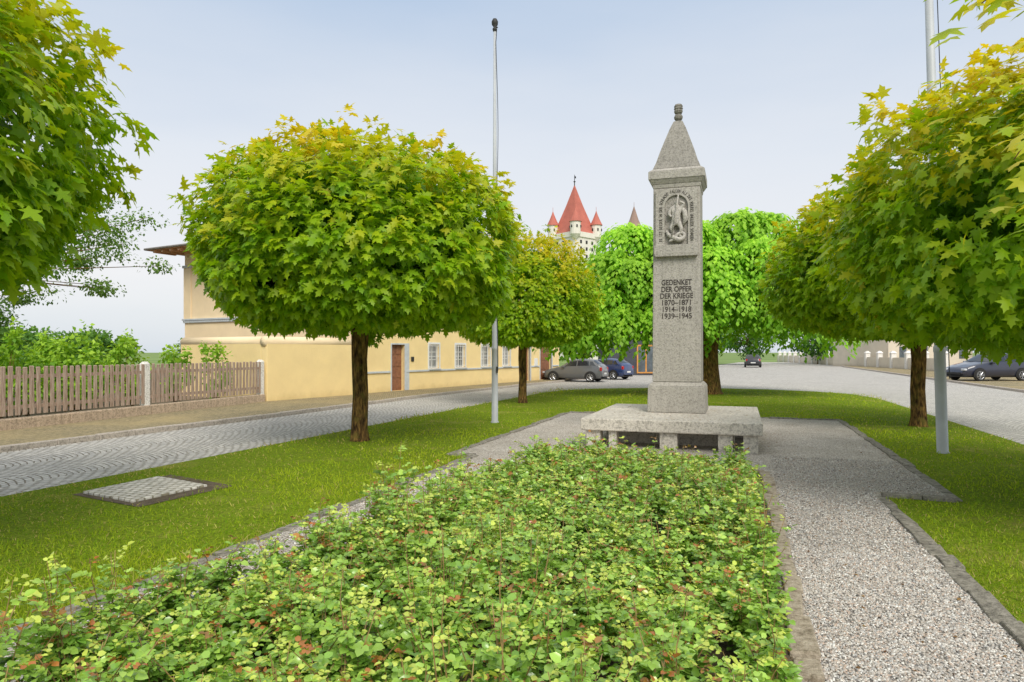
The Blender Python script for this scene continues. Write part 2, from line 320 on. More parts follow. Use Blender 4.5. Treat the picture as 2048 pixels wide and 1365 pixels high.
# grass
n=310000; h=n*3//4
Y=np.concatenate([1/rng.uniform(1/24,1/3.2,h),rng.uniform(3,34,n-h)]); X=np.concatenate([rng.uniform(-.85,.85,h)*Y[:h],rng.uniform(-8,16,n-h)])
q=X*B[0]+Y*B[1]; p=X*A[0]+Y*A[1]
edge=rng.normal(0,.05,n)
def wav(x,y,k=.7):
    r=0
    for i in range(9):
        a=i*2.4+.3; f=k*1.45**i; r=r+np.sin(x*f*math.cos(a)+y*f*math.sin(a)+i*1.7)*(.9/(1+i*.25))
    return r
patch=wav(X,Y); edge=edge+.04*wav(X+3,Y,2.0)
inl=(q>-8.2+edge)&(q<5.0+edge)&(p<33.6-.055*(q+1.5)**2)&~((q>QL-.05+edge*.5)&(q<QR+.05+edge*.5)&(p<PF))&~((q>QLF-.05+edge*.5)&(q<QRF+.05+edge*.5)&(p>PR)&(p<PF)&((q>-1)|(p>PL)))
sx=(X-cx-.05);sy=(Y-cy); inl&=~((np.abs(sx*.9487-sy*.3162+.0)<.66+edge*.6)&(np.abs(sx*.3162+sy*.9487)<.66+edge*.6))
inl&=rng.random(n)<np.clip(.74+patch*.15,.18,1)
X,Y,q,p,patch=X[inl],Y[inl],q[inl],p[inl],patch[inl]; n=len(X)
P=np.stack([X,Y,np.full(n,.028)],1); T=unit(UP+rng.normal(0,.6,(n,3))); Nn=rsph(n)
tall=np.clip(rng.gamma(4,.008,n),.012,.085)*(1+.14*patch); tall*=1+.8*((np.abs(q+8.1)<.15)|(np.abs(q-QL)<.2))
C=lerp((.14,.31,.010),(.48,.57,.03),np.clip(rng.beta(2,2,n)+patch*.12,0,1)); 
edgeness=np.exp(-(q+8.2)/.5)+np.exp(-(5.0-q)/.4)+np.exp(-np.abs(q-QR)/.25)*.5+np.exp(-np.abs(q-QL)/.25)*.5
dry=rng.random(n)<.05+.22*(patch<-1.0)+.35*edgeness; C[dry]=np.array((.62,.52,.18))*rng.uniform(.7,1.1,dry.sum())[:,None]
o=leaf_mesh("lawn_grass",BL_V,BL_F,P,T,Nn,np.stack([np.clip(.0022*Y*.5,.004,.02),tall],1),C,M_grass); o["kind"]="stuff"
# ================================================================ ROSES
st=MB(); LP=[];LT=[];LN=[];LS=[];LC=[]
bq=[]; 
pp=1.35
while pp<9.95:
    q_l=-3.2 if pp<4.2 else (-3.0 if pp<6 else -2.75)
    for qq in np.linspace(q_l,.08,12 if pp<6 else 10): bq.append((qq+random.uniform(-.10,.08),pp+random.uniform(-.13,.13)))
    pp+=.335
for (q0,p0) in bq:
    x,y,_=W(q0,p0); D=y; ns=12 if D<6 else 10; hh=random.uniform(.45,.66)+(.08 if (q0<-2.2 and p0<3.5) else 0)
    hh*=.9+.18*math.sin(q0*2.1+p0*1.3)
    if p0>6.5: hh*=1-.06*(p0-6.5)
    if random.random()<.04: hh*=.65
    for s in range(ns):
        a=random.uniform(0,6.28); lean=random.uniform(.03,.37); L=hh*random.uniform(.62,1.12); red=random.random()<.20; tallsh=random.random()<.12
        if q0>-.1 and math.cos(a)>0: lean*=.45
        if tallsh: L*=1.32; lean*=.4
        pts=[]
        for j in range(6):
            t=j/5; pts.append((x+math.cos(a)*(lean*t**1.4)+random.uniform(-.01,.01),y+math.sin(a)*(lean*t**1.4)+random.uniform(-.01,.01),.05+L*t*(1-.12*t)))
        st.tube(pts,[.005,.0045,.004,.0035,.003,.002],3,m=0,cap=False)
        nl=random.randint(12,16) if D<6 else random.randint(9,11)
        for j in range(nl):
            t=.12+.88*(j+random.random()*.5)/nl; k=min(int(t*5),4); f=t*5-k; c=np.array(pts[k])*(1-f)+np.array(pts[min(k+1,5)])*f
            a2=random.uniform(0,6.28); out=np.array([math.cos(a2),math.sin(a2),random.uniform(-.1,.8)]); out/=np.linalg.norm(out)
            side=np.cross(out,UP); side/=np.linalg.norm(side)+1e-6; ln=random.uniform(.045,.085); sz=random.uniform(.032,.051)*(1.0 if t<.86 else .7)
            if D>6: sz*=1.2
            top=t>.89; g=random.random()
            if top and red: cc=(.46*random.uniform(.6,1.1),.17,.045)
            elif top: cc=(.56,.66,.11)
            elif g<.006: cc=(.46,.22,.05)
            else:
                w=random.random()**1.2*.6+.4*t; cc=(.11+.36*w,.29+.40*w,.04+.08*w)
            tilt=np.array([random.gauss(0,.45),random.gauss(0,.45),1.0])
            for (fa,sd,ss) in ((1,0,1.1),(.72,1,.95),(.72,-1,.95),(.3,1,.8),(.3,-1,.8)):
                d=out*(1 if sd==0 else .45)+side*sd*.9; d=d+np.array([0,0,random.uniform(-.25,.1)])
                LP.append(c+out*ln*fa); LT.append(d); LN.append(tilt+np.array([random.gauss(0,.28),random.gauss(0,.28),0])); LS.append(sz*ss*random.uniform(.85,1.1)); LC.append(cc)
e=empty("rose_bed",(0,0,0),0,"dense bed of low rose bushes with reddish shoots","rose bushes"); e["kind"]="stuff"
M_stem=simple("rose_stem",(.26,.17,.06),.6,.5,20,0)
LP=np.array(LP); n=len(LP)
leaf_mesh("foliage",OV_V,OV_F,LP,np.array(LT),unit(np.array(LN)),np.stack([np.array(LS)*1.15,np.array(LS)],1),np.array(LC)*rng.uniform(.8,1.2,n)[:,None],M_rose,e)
st.obj("stem",M_stem,e)
# ================================================================ MONUMENT
M_mon=stone_mat("monument_stone",(.36,.34,.305),(.17,.155,.135),amt=.3,pits=.3,var=.05); M_slab=stone_mat("slab_stone",(.44,.41,.36),(.12,.11,.09),False,.7,var=.12)
M_ins=simple("inscription",(.06,.05,.045),.9,.3,30,0)
ML=W(-1.18,14.25); mon=empty("war_memorial",ML,ANG,"tall grey stone memorial pillar with pointed cap on raised slab","monument")
b=MB(); b.box(-1.55,1.55,-2.15,1.55,.345,.56); b.obj("slab",M_slab,mon,bevel=.02)
b=MB()
for x,w_ in ((-1.33,.13),(-.98,.07),(0,.15),(.95,.12),(1.36,.12)):
    for y in (-1.95,0,1.35): b.box(x-w_,x+w_,y-.13,y+.13,.0,.342)
for y in (-1.2,.7): b.box(-1.1,1.1,y-.1,y+.1,.0,.34)
b.obj("slab_support",M_slab,mon,bevel=.012)
b=MB(); b.frustum(0,0,.56,.56,.563,.545,.545,1.08); b.frustum(0,0,.545,.545,1.08,.47,.47,1.16); b.obj("base",M_mon,mon,bevel=.015)
b=MB(); b.frustum(0,0,.465,.465,1.163,.45,.45,5.0); b.obj("shaft",M_mon,mon,bevel=.015)
b=MB(); b.frustum(0,0,.455,.455,5.002,.47,.47,5.08); b.frustum(0,0,.475,.475,5.08,.53,.53,5.17); b.box(-.54,.54,-.54,.54,5.172,5.33); b.frustum(0,0,.535,.535,5.332,.45,.45,5.40)
b.obj("cornice",M_mon,mon,bevel=.01)
b=MB()
lv=[(.455,5.402),(.40,5.54),(.33,5.77),(.24,6.03),(.155,6.27),(.085,6.43)]
for (w0,z0),(w1,z1) in zip(lv[:-1],lv[1:]): b.frustum(0,0,w0,w0,z0,w1,w1,z1)
b.obj("spire",stone_mat("spire_stone",(.26,.245,.22),(.12,.11,.10),amt=.45,pits=.35,var=.06),mon)
b=MB(); b.lathe([(.06,6.42),(.075,6.44),(.05,6.455),(.08,6.49),(.088,6.53),(.075,6.57),(.052,6.59),(.075,6.61),(.088,6.65),(.078,6.675),(.092,6.70),(.08,6.725),(.088,6.75),(.07,6.785),(.03,6.80)],12); b.obj("finial",stone_mat("finial_stone",(.18,.17,.15),(.07,.07,.06)),mon)
# relief panel with arched opening
yp=-.505; zb,zt=3.86,4.97; hw=.40; ni=.225; zs=4.62
arch=[(-ni,zb+.02)]+[(-ni,z) for z in np.linspace(3.98,zs,7)]+[(ni*math.cos(t),zs+ni*math.sin(t)) for t in np.linspace(math.pi,0,15)[1:-1]]+[(ni,z) for z in np.linspace(zs,3.98,7)]+[(ni,zb+.02)]
def outp(x,z):
    if z<=zs: return ((-hw if x<0 else hw),z)
    t=math.atan2(z-zs,x); c,s_=math.cos(t),math.sin(t); k=min(hw/abs(c) if abs(c)>1e-6 else 9,(zt-zs)/max(s_,1e-6)); return (c*k,zs+s_*k)
b=MB(); n=len(arch); O2=[outp(x,z) for x,z in arch]
V=[(x,yp,z) for x,z in arch]+[(x,yp,z) for x,z in O2]+[(x,-.448,z) for x,z in arch]+[(x,-.448,z) for x,z in O2]
F=[]
for i in range(n-1): F+=[(i,i+1,n+i+1,n+i),(i,2*n+i,2*n+i+1,i+1),(n+i,n+i+1,3*n+i+1,3*n+i)]
b.add(V,F); b.box(-.42,.42,-.56,-.44,3.70,3.86); b.frustum(0,-.5,.40,.055,3.64,.42,.06,3.70); b.box(-hw,-ni,yp,-.448,3.86,3.88); b.box(ni,hw,yp,-.448,3.86,3.88)
b.obj("relief_frame",M_mon,mon)
b=MB(); b.box(-.24,.24,-.462,-.452,3.86,4.86); b.obj("niche_back",stone_mat("niche_stone",(.25,.235,.21),(.08,.075,.07),False,var=.03),mon)
def skin(name,verts,edges,rad,parent,mat,flat=1.0,root=0,sub=2):
    me=bpy.data.meshes.new(name); me.from_pydata(verts,edges,[]); o=bpy.data.objects.new(name,me); COL.objects.link(o)
    sk=o.modifiers.new("s","SKIN"); 
    for i,r in enumerate(rad): me.skin_vertices[0].data[i].radius=(r,r)
    me.skin_vertices[0].data[root].use_root=True
    s=o.modifiers.new("u","SUBSURF"); s.levels=sub; s.render_levels=sub
    dg=bpy.context.evaluated_depsgraph_get(); m2=bpy.data.meshes.new_from_object(o.evaluated_get(dg)); bpy.data.objects.remove(o)
    for p in m2.polygons: p.use_smooth=True
    m2.materials.clear(); m2.materials.append(mat); m2.name=name; k=bpy.data.objects.new(name,m2); COL.objects.link(k); k.parent=parent; return k
yy=-.50; M_fig=stone_mat("relief_stone",(.36,.34,.31),(.22,.21,.19),False,1.5,var=.03)
fv=[(0,yy,4.33),(.0,yy-.01,4.46),(.01,yy-.015,4.57),(.01,yy-.01,4.65),(.0,yy-.03,4.72),
 (-.09,yy-.01,4.57),(-.14,yy-.03,4.47),(-.09,yy-.05,4.40),(.11,yy-.01,4.58),(.15,yy-.03,4.66),(.06,yy-.05,4.70),
 (.05,yy-.01,4.29),(.10,yy-.03,4.17),(.07,yy-.02,4.03),(.12,yy-.04,4.0),(-.05,yy-.01,4.28),(-.10,yy-.03,4.19),(-.06,yy-.02,4.09),(-.11,yy-.03,4.06)]
fe=[(0,1),(1,2),(2,3),(3,4),(2,5),(5,6),(6,7),(2,8),(8,9),(9,10),(0,11),(11,12),(12,13),(13,14),(0,15),(15,16),(16,17),(17,18)]
fr=[.08,.075,.088,.032,.055,.044,.034,.025,.044,.034,.025,.055,.043,.028,.024,.055,.043,.028,.024]
skin("relief_figure",fv,fe,fr,mon,M_fig)
b=MB(); b.tube([(.05,yy-.09,4.84),(.0,yy-.09,4.5),(-.08,yy-.07,4.02)],[.014]*3,6)
b.obj("relief_spear",M_fig,mon,smooth=True)
b=MB(); b.tube([(.09,yy-.02,4.62),(.16,yy-.01,4.50),(.18,yy,4.36),(.13,yy,4.24)],[.02,.05,.055,.02],8); b.obj("relief_cloak",M_fig,mon,smooth=True)
dv=[(-.19,yy+.01,4.16),(-.15,yy-.01,4.06),(-.05,yy-.03,4.0),(.04,yy-.03,3.95),(.13,yy-.02,3.97),(.17,yy-.01,4.05),(.12,yy-.02,4.10),(.02,yy-.03,4.06),(-.06,yy-.03,3.96),(-.14,yy-.03,3.93)]
skin("relief_dragon",dv,[(i,i+1) for i in range(9)],[.024,.042,.056,.06,.052,.04,.035,.04,.035,.022],mon,M_fig)
def glyph(txt,size,off=.012):
    cu=bpy.data.curves.new("t",'FONT'); cu.body=txt; cu.size=size; cu.extrude=.003; cu.align_x='CENTER'; cu.offset=size*off
    o=bpy.data.objects.new("t",cu); COL.objects.link(o); dg=bpy.context.evaluated_depsgraph_get(); me=bpy.data.meshes.new_from_object(o.evaluated_get(dg))
    bpy.data.objects.remove(o); v=[tuple(x.co) for x in me.vertices]; f=[tuple(p.vertices) for p in me.polygons]; bpy.data.meshes.remove(me); return v,f
b=MB()
for i,t in enumerate(["GEDENKET","DER OPFER","DER KRIEGE","1870–1871","1914–1918","1939–1945"]):
    v,f=glyph(t,.148,.018); xs=[a[0] for a in v]; wd=max(xs)-min(xs); want=[.58,.59,.63,.55,.55,.57][i]; k=want/wd
    b.add([(x*k,-.4605-z,y+3.08-i*.133) for x,y,z in v],f)
b.obj("inscription",M_ins,mon)
b=MB(); s_="ES IST BESSER IN DER SCHLACHT FALLEN ALS DES VOLKES UNGLÜCK SCHAUEN"
rt=ni+.075; Ls=zs-3.93; La=math.pi*rt; TL=2*Ls+La
for i,ch in enumerate(s_):
    if ch==' ': continue
    d=(i+.5)/len(s_)*TL
    if d<Ls: x,z,an=-rt,3.93+d,math.pi/2
    elif d<Ls+La: t=math.pi-(d-Ls)/rt; x,z,an=rt*math.cos(t),zs+rt*math.sin(t),t-math.pi/2
    else: x,z,an=rt,zs-(d-Ls-La),-math.pi/2
    v,f=glyph(ch,.085); c,sn=math.cos(an),math.sin(an)
    b.add([(x+(vx*.62)*c-(vy-.03)*sn,yp-.002-vz,z+(vx*.62)*sn+(vy-.03)*c) for vx,vy,vz in v],f)
b.obj("verse",M_ins,mon)
# dry litter on slab
n=700; a_=rng.uniform(-1.5,1.5,n); c_=rng.uniform(-2.1,1.5,n); ok=~((np.abs(a_)<.58)&(np.abs(c_)<.58))&(rng.random(n)<np.exp(-np.maximum(np.abs(a_)-.5,0)*1.2)); a_,c_=a_[ok],c_[ok]; n=len(a_)
ca,sa=math.cos(ANG),math.sin(ANG); P=np.stack([ML[0]+a_*ca-c_*sa,ML[1]+a_*sa+c_*ca,np.full(n,.565)],1)
o=leaf_mesh("leaf_litter",DI_V,DI_F,P,rsph(n)*np.array([1,1,.1]),np.tile(UP,(n,1)),rng.uniform(.015,.05,n),lerp((.20,.11,.04),(.38,.24,.10),rng.random(n)),M_green); o["kind"]="stuff"
# ================================================================ FLAGPOLES
M_alu=simple("pole_metal",(.47,.49,.51),.5,.08,3,0,metal=.0); M_dk=simple("dark_iron",(.03,.03,.03),.6,.3,9,0)
e=empty("flagpole",(-.42,16.7,0),0,"tall thin silver metal flagpole with dark cap standing in the lawn","flagpole")
b=MB(); b.lathe([(.10,.0),(.10,.06),(.078,.07),(.075,1.8),(.082,1.81),(.082,1.87),(.066,1.9),(.062,2.9),(.052,2.95),(.048,6),(.032,9.65)],18); b.obj("pole",M_alu,e,smooth=True)
b=MB(); b.lathe([(.045,9.6),(.06,9.66),(.03,9.7),(.075,9.76),(.08,9.84),(.05,9.9),(.01,9.92)],12); b.tube([(0,0,9.72),(.07,-.03,9.68)],[.02,.015],6); b.obj("cap",M_dk,e,smooth=True)
b=MB(); b.tube([(.05,-.05,9.62)]+[(.05+.03*math.sin(z*1.1),-.065,z) for z in np.linspace(9.3,1.3,20)],[.008]*21,5); b.box(.04,.08,-.11,-.07,1.25,1.4); b.obj("halyard",M_dk,e)
e2=empty("flagpole",(7.35,11.65,0),0,"thick grey metal flagpole beside a globe maple tree","flagpole"); e2.rotation_euler=(0,-.03,0)
b=MB(); b.lathe([(.105,0),(.105,.05),(.088,.06),(.088,1.75),(.095,1.76),(.095,1.84),(.080,1.87),(.074,5),(.056,10)],20); b.obj("pole",M_alu,e2,smooth=True)
b=MB(); b.tube([(.10,-.05,9.3),(.12,-.06,5),(.11,-.07,1.3)],[.008]*3,5); b.obj("halyard",M_dk,e2)
# ================================================================ MAPLES
GR="globe maples planted in two rows on the lawn"
tA=empty("maple_tree",(-2.97,13.3,0),0,"round globe maple with dense yellow green crown on the lawn","tree",GR)
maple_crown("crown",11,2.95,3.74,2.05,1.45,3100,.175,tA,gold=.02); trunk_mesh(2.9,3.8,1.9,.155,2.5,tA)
tB=empty("maple_tree",(-6.17,4.65,0),2.0,"globe maple with dense green and golden crown beside the cobbled road","tree",GR)
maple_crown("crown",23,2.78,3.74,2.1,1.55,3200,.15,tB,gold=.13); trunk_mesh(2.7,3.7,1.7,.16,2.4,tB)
copy_thing(tB,(.36,23.2,0),.8,(.87,.87,.97),"smaller globe maple near the yellow house")
copy_thing(tA,(9.47,15.9,0),2.5,(1.05,1.05,.98),"globe maple with thick mossy trunk on the lawn")
tC=empty("maple_tree",(7.05,7.2,0),0,"golden tipped globe maple overhanging the gravel path","tree",GR)
maple_crown("crown",37,3.2,3.42,1.52,1.55,3400,.14,tC,gold=.16); trunk_mesh(3.0,3.4,1.3,.16,2.3,tC)
PP=[];TT=[]
b=MB()
for (w0,w1) in (((5.2,5.6,4.2),(2.5,3.4,2.7)),((5.2,5.6,3.6),(2.85,3.7,2.45)),((5.0,5.2,4.9),(2.25,3.2,3.42)),((5.0,5.4,4.8),(2.1,3.05,3.30)),((5.0,5.4,4.3),(2.9,3.6,3.1))):
    a_=(Vector(w0)-Vector((7.05,7.2,0))); c_=(Vector(w1)-Vector((7.05,7.2,0)))
    pts=[a_.lerp(c_,t)+Vector((0,0,.25*math.sin(t*3.1))) for t in np.linspace(0,1,7)]; b.tube(pts,[.02,.017,.014,.011,.008,.006,.003],5)
    for j in range(90):
        t=random.uniform(.15,1.03); q_=a_.lerp(c_,t)+Vector((0,0,.25*math.sin(t*3.1)))+Vector((random.gauss(0,.09),random.gauss(0,.09),random.gauss(0,.08))); PP.append(q_[:]); d=(c_-a_).normalized(); TT.append((d.x*.7+random.gauss(0,.4),d.y*.7+random.gauss(0,.4),-.5+random.gauss(0,.25)))
b.obj("limb",M_bark,tC,smooth=True)
n=len(PP); leaf_mesh("overhanging_foliage",MAPLE_V,MAPLE_F,np.array(PP),np.array(TT),unit(np.tile(UP,(n,1))+rsph(n)*.4),rng.uniform(.10,.15,n),lerp((.32,.50,.02),(.76,.66,.05),rng.random(n)),M_maple,tC)
# ================================================================ WEEPING TREE
wx,wy=8.1,28.3; e=empty("weeping_elm",(wx,wy,0),0,"broad weeping tree with cascading fresh green foliage and thick dark trunk","tree")
b=MB(); b.tube([(0,0,-.1),(0,0,.15),(.03,0,.8),(-.02,.02,1.8),(.05,0,3.0),(0,0,4.2)],[.75,.55,.46,.44,.5,.4],16,jit=.08)
ums=[(-3.3,-.5,6.6,1.5,2.0),(-4.1,-.8,5.5,1.3,1.9),(-4.8,-.6,4.4,1.3,1.9),(-5.4,-.5,3.4,1.2,1.5),(-4.4,-1.5,3.9,1.3,1.9),(-3.2,-1.6,5.2,1.4,1.8),(-2.4,-1.8,4.2,1.3,1.7),(-2.3,.5,6.5,1.5,2.2),
 (-1.2,-1,6.7,1.6,2.3),(-.3,-2,5.5,1.4,1.8),(0,0,6.7,1.7,2.5),(1.1,-.8,7.1,1.5,2.0),(2.3,-.4,7.1,1.5,2.2),(2.9,-.8,6.2,1.4,2.0),(1.4,-2.2,5.8,1.3,1.7),(2.6,-2.3,4.9,1.3,1.7),(3.5,-1.5,5.0,1.4,1.8),(4.1,-.5,4.1,1.3,1.8),
 (1.6,-2.9,4.4,1.2,1.5),(3.8,-2.0,3.7,1.2,1.5),(-3.6,1.5,5.6,1.7,2.6),(0,2.5,6.2,2.1,3),(2.8,2,5.8,1.9,3.0),(-5.2,.6,4.1,1.4,2.2),(4.5,.6,4.3,1.3,2.2),(-2.0,-2.2,5.7,1.2,1.6),(-3.0,-.9,3.6,1.3,1.8),(2.2,-1.2,3.8,1.3,1.4),
 (-.2,-2.6,4.5,1.3,1.6),(.7,-2.5,3.9,1.1,1.4),(-.9,-2.0,3.9,1.2,1.5),(-6.1,-.6,2.8,1.1,1.2),(-5.5,-1.4,2.6,1.0,1.1),(-4.9,-1.6,3.1,1.2,1.4),(-3.8,-2.2,3.2,1.1,1.5),(-2.2,-2.4,3.5,1.1,1.7),(-1.2,-2.6,3.1,.9,1.3),(3.0,-2.7,3.4,1.1,1.4),(0.2,1.5,4.5,2.2,2.5),(-2.5,1.8,4.5,2,2.8),(3,1.8,4.5,2.0,2.6),(1.9,-2.9,3.1,.9,1.1),(4.8,-1.2,3.0,1.0,1.3)]
for u_ in ums[:22:2]: b.tube([(0,0,3.2),(u_[0]*.4,u_[1]*.4,4.2+(u_[2]-4)*.4),(u_[0]*.8,u_[1]*.8,u_[2]-.25),(u_[0],u_[1],u_[2]-.1)],[.2,.13,.08,.04],7)
b.obj("trunk",M_bark,e,smooth=True)
PP=[];TT=[];NN=[];CC=[]
for (x,y,z,r,hg) in ums:
    ns=int(60*r); ut=random.uniform(.95,1.2)
    for s in range(ns):
        a=random.uniform(0,6.28); rr_=r*random.uniform(.35,1.12); hl=hg*random.uniform(.1,.85)*(.25+.75*rr_/r); tone=ut*random.uniform(.85,1.15); w0_=random.uniform(-.35,.35); zj=random.uniform(-.1,.1)
        tot=rr_+hl; d=0
        while d<tot:
            if d<rr_: t=d/r; px,pz=d,z+zj+.15-.5*r*t*t*t; tx,tz=1,-.2-t*1.1
            else: px,pz=rr_+.2*(d-rr_),z+zj+.15-.5*r*(rr_/r)**3-(d-rr_); tx,tz=.65,-1
            aa=a+w0_*d/r
            c,s2=math.cos(aa),math.sin(aa); j=np.random.normal(0,.07,3)
            zz=pz+j[2]; lim=1.5 if x<-1 else 1.15
            if zz<lim: d+=.085; continue
            PP.append((x+c*px+j[0],y+s2*px+j[1],zz)); TT.append((c*tx+random.gauss(0,.4),s2*tx+random.gauss(0,.4),tz)); NN.append((c*.65+random.gauss(0,.28),s2*.65-.15+random.gauss(0,.28),1.15))
            w=random.random()*.4+.6*max(0,1-d/tot)**.8; CC.append(((.15+.36*w)*tone,(.38+.42*w)*tone,(.025+.035*w)*tone)); d+=.085  # shading painted in: paler on each dome top, darker down the hanging strands
n=len(PP); leaf_mesh("crown",DI_V,DI_F,np.array(PP),np.array(TT),unit(np.array(NN)),rng.uniform(.16,.25,n),np.clip(np.array(CC),0,.85),M_green,e)
# ================================================================ generic trees/shrubs
def leafy(name,loc,R,zc,up,dn,n,ls,c0,c1,label,cat="tree",group=None,trunk=True,seed=1,clumps=26,fill=1.0,r0=.15,limb=.4):
    c0=tuple(1.9*x for x in c0); c1=tuple(1.9*x for x in c1)
    r=np.random.default_rng(seed); e=empty(name,loc,0,label,cat,group)
    cd=unit(r.normal(size=(clumps,3)))*r.uniform(.45,1,clumps)[:,None]**.5; cs=r.uniform(.22,.42,clumps)*fill
    k=r.integers(0,clumps,n); off=unit(r.normal(size=(n,3)))*r.uniform(.3,1.05,n)[:,None]
    Pn=cd[k]*(1-cs[k]*.6)[:,None]+off*cs[k][:,None]; P=Pn*np.array([R,R,1]); P[:,2]*=np.where(P[:,2]>0,up,dn); P[:,2]+=zc
    T=unit(off+r.normal(size=(n,3))*.5-UP*.4); Nn=unit(off+UP*.7+r.normal(size=(n,3))*.4)
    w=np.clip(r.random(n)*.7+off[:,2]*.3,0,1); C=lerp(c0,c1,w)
    leaf_mesh("crown",DI_V,DI_F,P,T,Nn,ls*r.uniform(.6,1.2,n),C,M_green,e)
    b=MB()
    if trunk:
        b.tube([(0,0,-.1),(0,0,.2),(.03,0,zc*.4),(0,.03,zc-dn*.4),(0,0,zc)],[r0*1.4,r0*1.1,r0*.9,r0*.8,r0*.4],9,jit=.05)
    for i in range(clumps if trunk else 8):
        c=cd[i]*np.array([R,R,up if cd[i][2]>0 else dn])*.95; z0=zc-dn*.5 if trunk else 0
        s0=(0,0,z0) if trunk else (r.normal()*.1,r.normal()*.1,-.05)
        b.tube([s0,(c[0]*.45+r.normal()*.1*R*.3,c[1]*.45,z0+(c[2]+zc-z0)*.5+.1),(c[0],c[1],c[2]+zc)],[r0*limb,r0*limb*.5,r0*.06],5)
    b.obj("trunk" if trunk else "stem",M_bark,e,smooth=True)
    return e
leafy("garden_tree",(-20.8,25.5,0),7.6,6.2,3.0,3.4,15000,.15,(.04,.09,.012),(.12,.21,.03),"open spreading garden tree with thin dark branches above the fence",seed=3,clumps=90,fill=.36,r0=.2,limb=.2)
leafy("garden_tree",(-19.0,22.5,0),2.8,3.0,1.6,1.6,9000,.15,(.03,.08,.01),(.09,.17,.03),"dark leafy garden tree behind the wooden fence",seed=5,r0=.1)
Fd=Vector((-.274,-.962)); Fn=Vector((-.962,.274)); F0=Vector((-8.45,23.1))
i=0
for s,h,off in ((.9,2.15,1.1),(2.6,1.95,1.2),(4.1,2.2,1.4),(5.0,2.0,2.3),(6.0,2.25,1.3),(6.9,2.0,1.8),(7.8,2.3,1.3),(8.7,2.05,1.8),(9.6,2.3,1.3),(10.6,2.2,1.7),(3.3,2.1,3.4),(1.9,2.15,3.8),(5.5,2.1,2.6),(7.3,2.3,3.0),(4.6,2.1,3.8),(6.4,2.2,4.6)):
    p_=F0+Fd*s+Fn*off; i+=1
    leafy("garden_shrub",(p_.x,p_.y,.1),.58,h*.56,h*.54,h*.5,650,.15,(.08,.18,.012),(.28,.41,.04),"young leafy hedge shrub behind the wooden picket fence","shrub","shrubs behind the garden fence",False,40+i,13,.85,.035)
for (x,y,R,h,sd) in ((-30,45,4,3.6,61),(-24,38,3,2.8,62),(-40,52,5,4,63),(-21,50,4,3.2,64)):
    leafy("orchard_tree",(x,y,0),R,h*.55,h*.45,h*.5,4000,.3,(.03,.09,.015),(.10,.20,.03),"distant rounded green tree beyond the garden","tree","trees beyond the garden",True,sd,24,1,.15)
for (x,y,R,h,sd) in ((6.5,62,4,7.0,71),(14,68,5,7,72),(2,75,5,7,73),(22,85,5,7,74),(33,95,6,8,75),(45,100,6,7.5,76),(52,88,6,8.5,77),(60,80,6,8,78),(27,110,6,7,79),(62,62,5,8,80)):
    leafy("background_tree",(x,y,0),R,h*.58,h*.42,h*.46,4500,.42,(.025,.08,.012),(.09,.19,.03),"leafy green tree behind the square","tree","trees lining the far side of the square",True,sd,28,1,.25)
# ================================================================ FENCE
M_wood=N("weathered_wood"); m=M_wood; mpx=m.n('ShaderNodeMapping'); mpx.inputs['Scale'].default_value=(12,12,1.2); m.l(m.pos,mpx.inputs['Vector']); nn=m.noise(3,6,mpx.outputs[0])
M_wood=m.done(m.ramp(nn,[(.3,(.25,.165,.12)),(.55,(.45,.34,.27)),(.75,(.58,.48,.41))]),.85,m.bump(nn,.006),spec=.1)
M_conc=stone_mat("fence_concrete",(.60,.58,.55),(.15,.13,.10),False,1); M_basew=stone_mat("fence_wall_stone",(.40,.31,.23),(.12,.10,.07),True,.8)
fe_=empty("picket_fence",(F0.x,F0.y,0),math.atan2(Fd.y,Fd.x),"weathered brown picket fence on low stone wall with concrete posts","fence")
b=MB(); x=0
while x<15.2:
    x2=min(x+2.45,15.2); b.box(x+.004,x2-.004,-.13,.13,.0,.33+random.uniform(-.01,.01)); x=x2
b.obj("base_wall",M_basew,fe_,bevel=.025)
posts=[.1,5.02,9.94,14.9]
for px in posts:
    b=MB(); b.box(px-.09,px+.09,-.10,.09,.30,1.42); b.frustum(px,-.005,.10,.105,1.42,.05,.05,1.50); b.obj("post",M_conc,fe_,bevel=.012)
for a_,c_ in zip(posts[:-1],posts[1:]):
    b=MB(); x=a_+.15
    while x<c_-.13:
        t=random.gauss(0,.008); zz=1.44+random.uniform(-.015,.012); w=.045+random.uniform(-.003,.003)
        b.add([(x-w,.07,.385),(x+w,.07,.385),(x+w,.095,.385),(x-w,.095,.385),(x-w+t,.07,zz),(x+w+t,.07,zz),(x+w+t,.095,zz-.012),(x-w+t,.095,zz-.012)],[(0,3,2,1),(4,5,6,7),(0,1,5,4),(1,2,6,5),(2,3,7,6),(3,0,4,7)])
        x+=.163
    b.obj("pickets",M_wood,fe_)
    b=MB(); b.box(a_+.1,c_-.1,.02,.068,.52,.60); b.box(a_+.1,c_-.1,.02,.068,1.18,1.26); b.obj("rail",M_wood,fe_)
